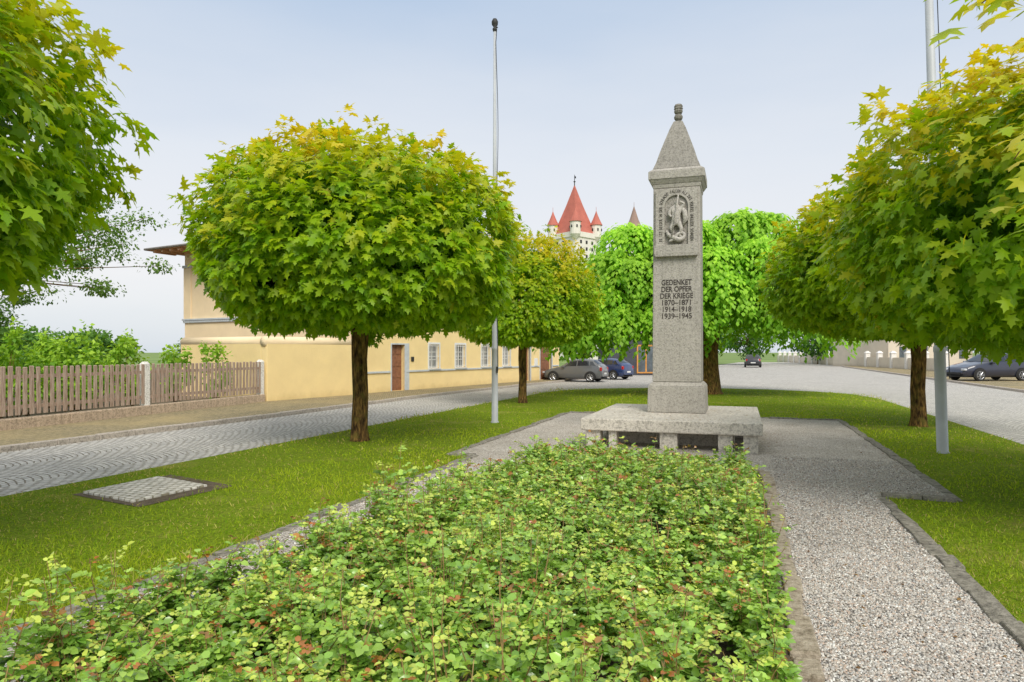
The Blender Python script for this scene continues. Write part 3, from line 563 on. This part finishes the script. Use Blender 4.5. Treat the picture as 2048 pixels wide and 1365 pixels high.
# ================================================================ YELLOW HOUSE
def plaster(name,c):
    m=N(name); n1=m.noise(1.2,5); n2=m.noise(35,6); col=m.ramp(n1,[(.3,tuple(x*.93 for x in c)),(.7,tuple(min(1,x*1.04) for x in c))])
    sx_=m.n('ShaderNodeSeparateXYZ'); m.l(m.pos,sx_.inputs[0]); low=m.ramp(m.math('ADD',sx_.outputs[2],m.math('MULTIPLY',m.noise(2.5,5),.5)),[(.25,(.82,.80,.76)),(.6,(1,1,1))]); col=m.mix(1,col,low,'MULTIPLY')
    return m.done(col,.92,m.bump(n2,.02),spec=.15)
M_yel=plaster("yellow_plaster",(.97,.75,.38)); M_yel2=plaster("pale_plaster",(.95,.76,.50)); M_trim=simple("grey_trim",(.55,.59,.62),.8,.1,5,.002); M_white=simple("white_paint",(.8,.8,.78),.6,.05,5,0)
M_door=N("wood_door"); m=M_door; nn=m.noise(8,6); M_door=m.done(m.ramp(nn,[(.3,(.20,.08,.04)),(.7,(.36,.16,.08))]),.55,m.bump(nn,.003))
M_glass=simple("window_glass",(.10,.12,.14),.08,.4,2,0,spec=.8); M_roof=N("roof_tiles"); m=M_roof
br=m.n('ShaderNodeTexBrick'); m.l(m.pos,br.inputs['Vector']); br.inputs['Scale'].default_value=3; br.inputs['Color1'].default_value=(.38,.22,.15,1); br.inputs['Color2'].default_value=(.29,.16,.11,1); br.inputs['Mortar'].default_value=(.10,.05,.04,1); M_roof=m.done(br.outputs['Color'],.85)
M_eave=simple("eave_wood",(.52,.30,.18),.8,.3,6,0); M_gut=simple("gutter_metal",(.36,.31,.27),.5,.2,4,0)
ux=.4952; hx,hy=-5.98,27.5; house=empty("yellow_house",(hx,hy,0),math.atan2(.8688,.4952),"long yellow plastered house with hipped roof and barred windows","house")
def tl(u): k=(u-1024)/1365; return (k*27.5+5.98)/(.57-k)*1.151
Lh=18.1; Dp=11.4; Hh=6.72
ops=[(tl(783),tl(809),.10,2.08)]+[(tl(a),tl(c),1.0,2.12) for a,c in ((858,878),(911,930),(963,980),(1006,1020))]+[(tl(1050),tl(1060),.10,2.1),(tl(1080),tl(1103),.10,2.3)]
ops+=[(tl(a),tl(c),3.9,5.3) for a,c in ((800,822),(858,878),(911,930),(963,980),(1006,1020),(1050,1060),(1082,1098))]
b=MB(); xs=sorted({0,Lh,*[o[0] for o in ops],*[o[1] for o in ops]}); zs_=sorted({0,Hh,*[o[2] for o in ops],*[o[3] for o in ops]})
for x0,x1 in zip(xs[:-1],xs[1:]):
    for z0,z1 in zip(zs_[:-1],zs_[1:]):
        if any(o[0]<=x0+1e-6 and o[1]>=x1-1e-6 and o[2]<=z0+1e-6 and o[3]>=z1-1e-6 for o in ops): continue
        b.add([(x0,0,z0),(x1,0,z0),(x1,0,z1),(x0,0,z1)],[(0,1,2,3)])
for x0,x1,z0,z1 in ops:
    d=.24; b.add([(x0,0,z0),(x0,0,z1),(x0,d,z1),(x0,d,z0)],[(0,1,2,3)]); b.add([(x1,0,z0),(x1,d,z0),(x1,d,z1),(x1,0,z1)],[(0,1,2,3)]); b.add([(x0,0,z1),(x1,0,z1),(x1,d,z1),(x0,d,z1)],[(0,1,2,3)]); b.add([(x0,0,z0),(x0,d,z0),(x1,d,z0),(x1,0,z0)],[(0,1,2,3)])
    b.add([(x0,d,z0),(x1,d,z0),(x1,d,z1),(x0,d,z1)],[(0,1,2,3)])
b.obj("facade_wall",M_yel,house)
b=MB(); b.add([(0,0,0),(0,Dp,0),(0,Dp,Hh),(0,0,Hh)],[(3,2,1,0)]); b.add([(0,Dp,0),(Lh,Dp,0),(Lh,Dp,Hh),(0,Dp,Hh)],[(3,2,1,0)]); b.add([(Lh,0,0),(Lh,Dp,0),(Lh,Dp,Hh),(Lh,0,Hh)],[(0,1,2,3)])
b.obj("side_wall",M_yel2,house)
b=MB(); b.box(-.10,-.003,-.1,Dp+.1,3.28,3.36); b.box(-.06,-.003,-.06,Dp+.06,3.16,3.275); y=0
while y<Dp: b.box(-.09,-.063,y,y+.07,3.18,3.26); y+=.15
b.box(-.09,-.003,Dp-.55,Dp+.09,Hh-.9,Hh-.78); b.box(-.14,-.003,-.1,Dp+.14,Hh-.16,Hh-.02)
b.obj("side_cornice",M_trim,house,bevel=.006)
b=MB(); b.box(-.04,-.003,Dp-.5,Dp+.04,3.365,Hh-.9); b.obj("pilaster",M_yel2,house,bevel=.006)
b=MB(); b.box(-.05,-.003,-.05,.5,3.365,Hh-.17); b.obj("pilaster",M_yel2,house,bevel=.006)
b=MB(); prev=0
sk=sorted(ops[:1]+ops[5:7]); 
for o in sk+[(Lh,Lh,0,0)]:
    if o[0]-.12>prev: b.box(prev,o[0]-.12,-.05,-.003,.88,.96)
    prev=o[1]+.12
b.box(0,Lh,-.06,-.003,3.1,3.25); b.obj("facade_band",M_trim,house,bevel=.006)
for i,(x0,x1,z0,z1) in enumerate(ops):
    if i in (0,5,6):
        b=MB(); w=.30 if i==0 else .1; b.box(x0-.06,x0,-.03,.1,.1,z1+.06); b.box(x1,x1+w,-.03,.1,.1,z1+.06); b.box(x0,x1,-.03,.1,z1,z1+.06); b.obj("door_surround",M_trim,house)
        b=MB(); b.box(x0+.005,x1-.005,.16,.2,.1,z1-.005); k=2 if x1-x0<1.4 else 4; r_=4
        for a in range(k):
            for c in range(r_):
                wx_=(x1-x0)/k; hz_=(z1-.1)/r_; b.frustum(x0+wx_*(a+.5),.15,wx_*.38,.012,.1+hz_*c+.06,wx_*.38,.012,.1+hz_*(c+1)-.06)
        dd=b.obj("door",M_door,house,bevel=.01)
    else:
        win=empty("window",(0,0,0)); win.parent=house
        b=MB(); g=.05; b.box(x0+.003,x0+g,.10,.16,z0,z1); b.box(x1-g,x1-.003,.10,.16,z0,z1); b.box(x0+g,x1-g,.10,.16,z1-g,z1-.003); b.box(x0+g,x1-g,.10,.16,z0+.003,z0+g); xm=(x0+x1)/2; b.box(xm-.025,xm+.025,.11,.155,z0+g,z1-g)
        for f in (.36,.68): zz=z0+(z1-z0)*f; b.box(x0+g,xm-.026,.115,.15,zz-.014,zz+.014); b.box(xm+.026,x1-g,.115,.15,zz-.014,zz+.014)
        b.obj("frame",M_white,win)
        b=MB(); b.box(x0+.01,x1-.01,.17,.18,z0,z1); b.obj("glass",M_glass,win)
        b=MB(); b.box(x0-.08,x1+.08,-.10,-.003,z0-.06,z0-.005); b.obj("sill",M_trim,win,bevel=.008)
        b=MB(); b.box(x0-.09,x0,-.02,-.003,z0,z1+.09); b.box(x1,x1+.09,-.02,-.003,z0,z1+.09); b.box(x0,x1,-.02,-.003,z1,z1+.09); b.obj("surround",M_white,win)
        if z0<3:
            b=MB(); nb_=6
            for t in range(nb_): xx=x0+.02+(x1-x0-.04)*t/(nb_-1); b.box(xx-.008,xx+.008,-.06,-.044,z0-.0,z1+.02)
            for zz in (z0+.1,(z0+z1)/2,z1-.08): b.box(x0-.02,x1+.02,-.043,-.028,zz-.01,zz+.01)
            b.obj("window_bars",M_white,win)
b=MB(); o_=1.2; e0=Hh
b.add([(-o_,-o_,e0),(Lh+o_,-o_,e0),(Lh+o_,Dp+o_,e0),(-o_,Dp+o_,e0),(6.9,Dp/2,e0+2.0),(Lh-6.9,Dp/2,e0+2.0)],[(0,1,5,4),(1,2,5),(2,3,4,5),(3,0,4)]); b.obj("roof",M_roof,house)
b=MB(); b.box(-o_+.03,Lh+o_-.03,-o_+.03,Dp+o_-.03,e0-.10,e0-.04)
y=-o_+.2
while y<Dp+o_: b.box(-o_+.05,-.02,y,y+.12,e0-.24,e0-.105); y+=.62
x=0
while x<Lh+o_: b.box(x,x+.12,-o_+.05,-.02,e0-.24,e0-.105); x+=.62
b.obj("eaves",M_eave,house)
b=MB(); cs_=[(-o_-.05,-o_-.05),(Lh+o_+.05,-o_-.05),(Lh+o_+.05,Dp+o_+.05),(-o_-.05,Dp+o_+.05)]
for p0,p1 in zip(cs_,cs_[1:]+cs_[:1]): b.tube([(*p0,e0-.05),(*p1,e0-.05)],[.055,.055],8)
b.obj("gutter",M_gut,house,smooth=True)
b=MB(); b.box(tl(822),tl(827),-.04,-.003,1.35,1.55); b.obj("letter_plate",M_dk,house)
b=MB(); b.box(tl(1068),tl(1074),-.05,-.003,.9,1.4); b.obj("meter_box",M_white,house)
gw=empty("garden_wall",(hx,hy,0),math.atan2(.8688,.4952),"smooth yellow plastered garden wall with rounded cap beside the fence","wall")
b=MB(); b.box(-4.95,-.01,-.16,.14,0,2.14); b.box(-4.95,-4.65,.14,4.5,0,2.14); b.obj("wall",M_yel,gw,bevel=.02)
b=MB(); b.tube([(-4.98,-.01,2.12),(-.01,-.01,2.12)],[.175,.175],16); b.tube([(-4.8,.1,2.12),(-4.8,4.5,2.12)],[.175,.175],16); b.obj("coping",M_yel2,gw,smooth=True)
# ================================================================ CASTLE
M_cas=plaster("castle_plaster",(.80,.76,.68)); M_red=simple("red_roof",(.48,.14,.10),.7,.15,.6,0); M_brn=simple("brown_roof",(.30,.20,.16),.8,.15,.5,0)
k=.1099; cxm=(1149-1024)*k; cas=empty("castle_tower",(cxm,150,0),math.radians(42),"white medieval castle tower with steep red roof and corner turrets","castle")
def ZZ(v): return H+(705-v)*k
b=MB(); b.frustum(0,0,3.6,3.6,0,3.5,3.5,ZZ(476)); b.box(-3.75,3.75,-3.75,3.75,ZZ(480),ZZ(470))
b.obj("wall",M_cas,cas)
b=MB(); b.frustum(0,0,3.5,3.5,ZZ(469.9),2.6,2.6,ZZ(450)); b.frustum(0,0,2.6,2.6,ZZ(450),1.3,1.3,ZZ(412)); b.frustum(0,0,1.3,1.3,ZZ(412),.05,.05,ZZ(371)); b.obj("roof",M_red,cas)
b=MB(); b.tube([(0,0,ZZ(372)),(0,0,ZZ(350))],[.12,.05],6); b.lathe([(.02,ZZ(366)),(.3,ZZ(364)),(.02,ZZ(362))],8); b.add([(0,0,ZZ(357)),(.8,.3,ZZ(356)),(.8,.3,ZZ(352)),(0,0,ZZ(352))],[(0,1,2,3),(3,2,1,0)]); b.obj("weathervane",M_dk,cas)
for sx_,sy_ in ((-1,1),(-1,-1),(1,-1),(1,1)):
    t_=empty("turret",(0,0,0)); t_.parent=cas; c=(sx_*3.35,sy_*3.35)
    b=MB(); b.lathe([(.3,ZZ(486)),(1.1,ZZ(476)),(1.15,ZZ(452))],14,c); b.obj("turret_wall",M_cas,t_,smooth=False)
    b=MB(); b.lathe([(1.4,ZZ(452)),(.75,ZZ(440)),(.3,ZZ(430)),(.04,ZZ(423)),(.03,ZZ(415))],14,c); b.obj("turret_roof",M_red,t_)
    for an in range(6): 
        b=MB(); aa=an*1.047; x_,y_=c[0]+1.14*math.cos(aa),c[1]+1.14*math.sin(aa); b.box(x_-.12,x_+.12,y_-.12,y_+.12,ZZ(464),ZZ(459))
        b.obj("turret_window",M_dk,t_)
for z in (492,505,520):
    for t in (-1.8,0,1.8):
        b=MB(); b.box(t-.25,t+.25,-3.62,-3.5,ZZ(z),ZZ(z-6)); b.obj("window",M_dk,cas)
        b=MB(); b.box(-3.62,-3.5,t-.25,t+.25,ZZ(z),ZZ(z-6)); b.obj("window",M_dk,cas)
k2=170/1365; c2=empty("castle_tower",((1268-1024)*k2,170,0),.4,"slender castle turret with brown conical roof above the treetops","castle")
b=MB(); b.lathe([(1.5,0),(1.5,H+(705-452)*k2)],14); b.obj("wall",M_cas,c2)
b=MB(); b.lathe([(1.9,H+(705-455)*k2),(1.1,H+(705-440)*k2),(.05,H+(705-413)*k2),(.04,H+(705-405)*k2)],12); b.obj("roof",M_brn,c2)
# ================================================================ SHOP, WALL, FAR HOUSE
M_dgr=simple("dark_panel",(.05,.055,.07),.6,.2,3,0); M_or=simple("orange_wood",(.60,.27,.06),.5,.2,6,0)
s_=empty("shop_building",(9.2,52,0),0,"low dark grey shop pavilion with orange wooden window frames","shop")
b=MB(); b.box(-2,4,0,5,0,3.2); b.obj("wall",M_dgr,s_)
b=MB(); b.box(-2.3,4.3,-.4,5.3,3.2,3.45); b.obj("roof",M_gut,s_)
b=MB()
for x in (.3,.95,1.6): b.box(x,x+.10,-.06,-.003,.25,2.2)
b.box(.3,1.7,-.055,-.003,2.2,2.32); b.box(.3,1.7,-.055,-.003,.15,.25); b.obj("window_frame",M_or,s_)
b=MB(); b.box(.32,1.68,-.025,-.004,.25,2.2); b.obj("glass",M_glass,s_)
M_cream=plaster("cream_wall",(.72,.64,.52))
bw=empty("boundary_wall",(38,60,0),math.atan2(68,12),"low cream boundary wall with square pillars along the road","wall")
b=MB(); b.box(0,70,-.12,.12,0,1.2); b.obj("wall",M_cream,bw)
x=0
while x<70: b=MB(); b.box(x-.25,x+.25,-.25,.25,0,1.65); b.frustum(x,0,.32,.32,1.65,.1,.1,1.9); b.obj("pillar",M_conc,bw); x+=4
fh=empty("far_house",(43,78,0),.25,"cream house with grey brown roof behind the boundary wall","house")
b=MB(); b.box(0,12,0,9,0,5); b.obj("wall",M_cream,fh)
b=MB(); b.add([(-.6,-.6,5),(12.6,-.6,5),(12.6,9.6,5),(-.6,9.6,5),(-.6,4.5,8.5),(12.6,4.5,8.5)],[(0,1,5,4),(2,3,4,5),(1,2,5),(3,0,4),(0,3,2,1)]); b.obj("roof",M_roof,fh)
for x in (1.5,4.5,7.5,10):
    b=MB(); b.box(x,x+1,-.03,-.003,1,2.4); b.obj("window",M_glass,fh)
# ================================================================ CARS
M_tyre=simple("tyre_rubber",(.02,.02,.02),.85,.2,9,0); M_rim=simple("alloy_rim",(.45,.46,.48),.3,.1,9,0,metal=.8); M_carglass=simple("car_glass",(.02,.025,.03),.05,.2,2,0,spec=.9)
M_redl=simple("tail_lamp",(.45,.015,.01),.25,.1,9,0); M_hl=simple("head_lamp",(.6,.62,.65),.12,.1,9,0,spec=.9); M_pl=simple("number_plate",(.75,.75,.72),.5,.03,9,0); M_blk=simple("black_trim",(.015,.015,.015),.6,.2,9,0)
cx_=[0,.06,.2,.6,1.05,1.3,1.95,2.8,3.5,3.9,4.08,4.15]
cbelt=[.42,.60,.70,.82,.92,.96,1.0,1.03,1.05,1.05,.95,.6]; croof=[.44,.62,.72,.85,.95,1.0,1.43,1.49,1.43,1.16,1.0,.62]
chw=[.55,.68,.78,.85,.87,.88,.88,.88,.86,.82,.78,.72]
def crow(x,j):
    bl=np.interp(x,cx_,cbelt); rf=np.interp(x,cx_,croof); hw_=np.interp(x,cx_,chw); gh=max(rf-bl,0)
    zb_=.24+(.12 if x<.1 or x>4.05 else 0)
    return [(hw_*.86,zb_),(hw_*.98,zb_+.08),(hw_,min(.56,bl)),(hw_*.975,bl),(hw_-.03-gh*.42,rf-.05*min(gh*4,1)),(hw_*.62-gh*.1,rf+.01),(0,rf+.03)][j]
def car(name,loc,rot,paint,label,scale=1,group=None):
    e=empty(name,loc,rot,label,"car",group); e.scale=(scale,)*3
    X_=sorted(set(list(np.linspace(0,4.15,34))+cx_)); b=MB()
    for sg in (1,-1):
        vs=[];fs=[]
        for x in X_:
            for j in range(7): y,z=crow(x,j); vs.append((x-2.07,sg*y,z))
        for i in range(len(X_)-1):
            for j in range(6):
                f=(i*7+j,(i+1)*7+j,(i+1)*7+j+1,i*7+j+1); fs.append(f if sg<0 else f[::-1])
        b.add(vs,fs)
        for i in (0,len(X_)-1): b.add([vs[i*7+j] for j in range(7)]+[(vs[i*7][0],0,vs[i*7][2])],[tuple(range(8))])
    b.box(-2.0,2.0,-.7,.7,.2,.3,1)
    bo=b.obj("body",[paint,M_blk],e,smooth=True)
    def patch(nm,x0a,x1a,x0b,x1b,j0,j1,f0,f1,mat,nx=8,off=.008):
        for sg in (1,-1):
            b=MB()
            vs=[]
            for r_ in (0,1,2):
                for i in range(nx+1):
                    t=r_/2; xa=x0a+(x0b-x0a)*t; xb=x1a+(x1b-x1a)*t; x=xa+(xb-xa)*i/nx; f=f0+(f1-f0)*t
                    (ya,za),(yb,zb2)=crow(x,j0),crow(x,j1); vs.append((x-2.07,sg*(ya+(yb-ya)*f+off),za+(zb2-za)*f+(off if j0>3 else off*.3)))
            fs=[(r_*(nx+1)+i,r_*(nx+1)+i+1,(r_+1)*(nx+1)+i+1,(r_+1)*(nx+1)+i) for r_ in (0,1) for i in range(nx)]
            b.add(vs,[f if sg<0 else f[::-1] for f in fs])
            b.obj(nm,mat,e,smooth=True)
    patch("side_window",1.55,2.42,1.98,2.42,3,4,.08,.88,M_carglass); patch("side_window",2.5,3.3,2.5,3.25,3,4,.08,.88,M_carglass); patch("side_window",3.36,3.75,3.32,3.5,3,4,.1,.85,M_carglass)
    def glassband(nm,xa,xb,mat):
        b=MB(); vs=[]; n_=8
        for i in range(n_+1):
            x=xa+(xb-xa)*i/n_
            y4,z4=crow(x,4); y5,z5=crow(x,5); y6,z6=crow(x,6)
            for y,z in ((y4*.95,z4),(y5,z5),(0,z6),(-y5,z5),(-y4*.95,z4)): vs.append((x-2.07,y,z+.012))
        b.add(vs,[(i*5+j,i*5+j+1,(i+1)*5+j+1,(i+1)*5+j) for i in range(n_) for j in range(4)]); b.obj(nm,mat,e,smooth=True)
    glassband("windscreen",1.34,1.9,M_carglass); glassband("rear_window",3.55,3.88,M_carglass)
    for sg in (1,-1):
        b=MB(); b.box(-2.06,-1.78,sg*.62-.13,sg*.62+.13,.56,.67); b.obj("headlight",M_hl,e,bevel=.03)
        b=MB(); b.box(1.90,2.05,sg*.70-.09,sg*.70+.09,.72,.97); b.obj("tail_light",M_redl,e,bevel=.03)
        b=MB(); b.box(-.62,-.42,sg*.95-.06,sg*.95+.06,.93,1.06); b.obj("wing_mirror",paint,e,bevel=.03)
    b=MB(); b.box(2.05,2.085,-.26,.26,.5,.61); b.obj("number_plate",M_pl,e)
    b=MB(); b.box(-2.085,-2.05,-.5,.5,.34,.46); b.obj("grille",M_blk,e)
    for wx_ in (-1.25,1.3):
        for sg in (1,-1):
            b=MB(); 
            b.add([(wx_,sg*.892,.32)]+[(wx_+.385*math.cos(t),sg*.892,max(.2,.33+.385*math.sin(t))) for t in np.linspace(0,2*math.pi,25)[:-1]],[(0,i,i%24+1) for i in range(1,25)]); b.obj("wheel_arch",M_blk,e)
            w_=empty("wheel",(0,0,0)); w_.parent=e
            b=MB(); y0,y1=(sg*.74,sg*.915)
            b.tube([(wx_,y0,.32),(wx_,y0+(y1-y0)*.1,.32),(wx_,y0+(y1-y0)*.9,.32),(wx_,y1,.32)],[.29,.32,.32,.285],24); b.obj("tyre",M_tyre,w_,smooth=False)
            b=MB()
            b.tube([(wx_,y1-sg*.01,.32),(wx_,y1+sg*.006,.32)],[.07,.06],12)
            for s5 in range(7):
                t=s5*2*math.pi/7; b.tube([(wx_,y1+sg*.004,.32),(wx_+.2*math.cos(t),y1+sg*.004,.32+.2*math.sin(t))],[.03,.022],5)
            b.tube([(wx_+.21*math.cos(t),y1+sg*.002,.32+.21*math.sin(t)) for t in np.linspace(0,2*math.pi,25)],[.016]*25,5,cap=False); b.obj("rim",M_rim,w_)
    return e
P_grey=simple("grey_paint",(.13,.135,.14),.3,.05,1,0,metal=.2,coat=.8); P_blue=simple("blue_paint",(.015,.035,.12),.3,.05,1,0,coat=.8); P_navy=simple("navy_paint",(.025,.03,.055),.3,.05,1,0,coat=.8); P_black=simple("black_paint",(.02,.02,.025),.3,.05,1,0,coat=.8)
GC="cars parked around the square"
car("parked_car",(3.8,41.0,0),math.radians(-24),P_grey,"grey hatchback parked at the end of the yellow house",.9,GC)
car("parked_car",(6.0,44.8,0),math.radians(-38),P_blue,"dark blue hatchback parked beside the grey car",.9,GC)
car("parked_car",(28.2,40.5,.08),math.radians(8),P_navy,"dark navy estate car parked behind the kerb",1.08,GC)
car("parked_car",(28.2,80,0),math.radians(-108),P_black,"dark car parked far along the cobbled street",1,GC)
# ================================================================ LIGHT, SKY, CAMERA
w=bpy.data.worlds.new("World"); scene.world=w; w.use_nodes=True; t=w.node_tree; t.nodes.clear()
out=t.nodes.new('ShaderNodeOutputWorld'); sky=t.nodes.new('ShaderNodeTexSky'); sky.sky_type='NISHITA'; sky.sun_disc=False
EL,AZ=math.radians(43),math.radians(165)
sky.sun_elevation=EL; sky.sun_rotation=AZ
b1=t.nodes.new('ShaderNodeBackground'); b1.inputs[1].default_value=.12; t.links.new(sky.outputs[0],b1.inputs[0])
tc=t.nodes.new('ShaderNodeTexCoord'); sp=t.nodes.new('ShaderNodeSeparateXYZ'); t.links.new(tc.outputs['Generated'],sp.inputs[0])
no=t.nodes.new('ShaderNodeTexNoise'); no.inputs['Scale'].default_value=1.6; no.inputs['Detail'].default_value=5
mpw=t.nodes.new('ShaderNodeMapping'); mpw.inputs['Scale'].default_value=(1,1,4); t.links.new(tc.outputs['Generated'],mpw.inputs[0]); t.links.new(mpw.outputs[0],no.inputs[0])
ad=t.nodes.new('ShaderNodeMath'); ad.operation='MULTIPLY_ADD'; t.links.new(no.outputs[0],ad.inputs[0]); ad.inputs[1].default_value=.2; t.links.new(sp.outputs[2],ad.inputs[2])
cr=t.nodes.new('ShaderNodeValToRGB'); t.links.new(ad.outputs[0],cr.inputs[0]); el=cr.color_ramp.elements
for e_ in range(3): el.new(.5)
for e_,(p_,c_) in zip(el,((.07,(.70,.77,.85)),(.21,(.92,.91,.92)),(.38,(.82,.86,.92)),(.62,(.48,.62,.82)),(.88,(1.05,1.05,1.03)))): e_.position=p_; e_.color=(*c_,1)
b2=t.nodes.new('ShaderNodeBackground'); b2.inputs[1].default_value=1.0; t.links.new(cr.outputs[0],b2.inputs[0])
mx=t.nodes.new('ShaderNodeMixShader'); mx.inputs[0].default_value=.9; t.links.new(b1.outputs[0],mx.inputs[1]); t.links.new(b2.outputs[0],mx.inputs[2]); t.links.new(mx.outputs[0],out.inputs[0])
sl=bpy.data.lights.new("sun",'SUN'); sl.energy=2.8; sl.angle=math.radians(28); sl.color=(1,.94,.84); so=bpy.data.objects.new("sun",sl); COL.objects.link(so)
dv_=Vector((math.sin(AZ)*math.cos(EL),math.cos(AZ)*math.cos(EL),math.sin(EL))); so.rotation_euler=dv_.to_track_quat('Z','Y').to_euler()
cam=bpy.data.cameras.new("camera"); co=bpy.data.objects.new("camera",cam); COL.objects.link(co); co.location=(0,0,H); co.rotation_euler=(math.pi/2,0,0)
cam.lens=24; cam.sensor_width=36; cam.shift_y=22.5/2048; cam.clip_end=5000; cam.clip_start=.05; scene.camera=co
scene.view_settings.view_transform='Standard'; scene.view_settings.look='None'; scene.view_settings.exposure=0
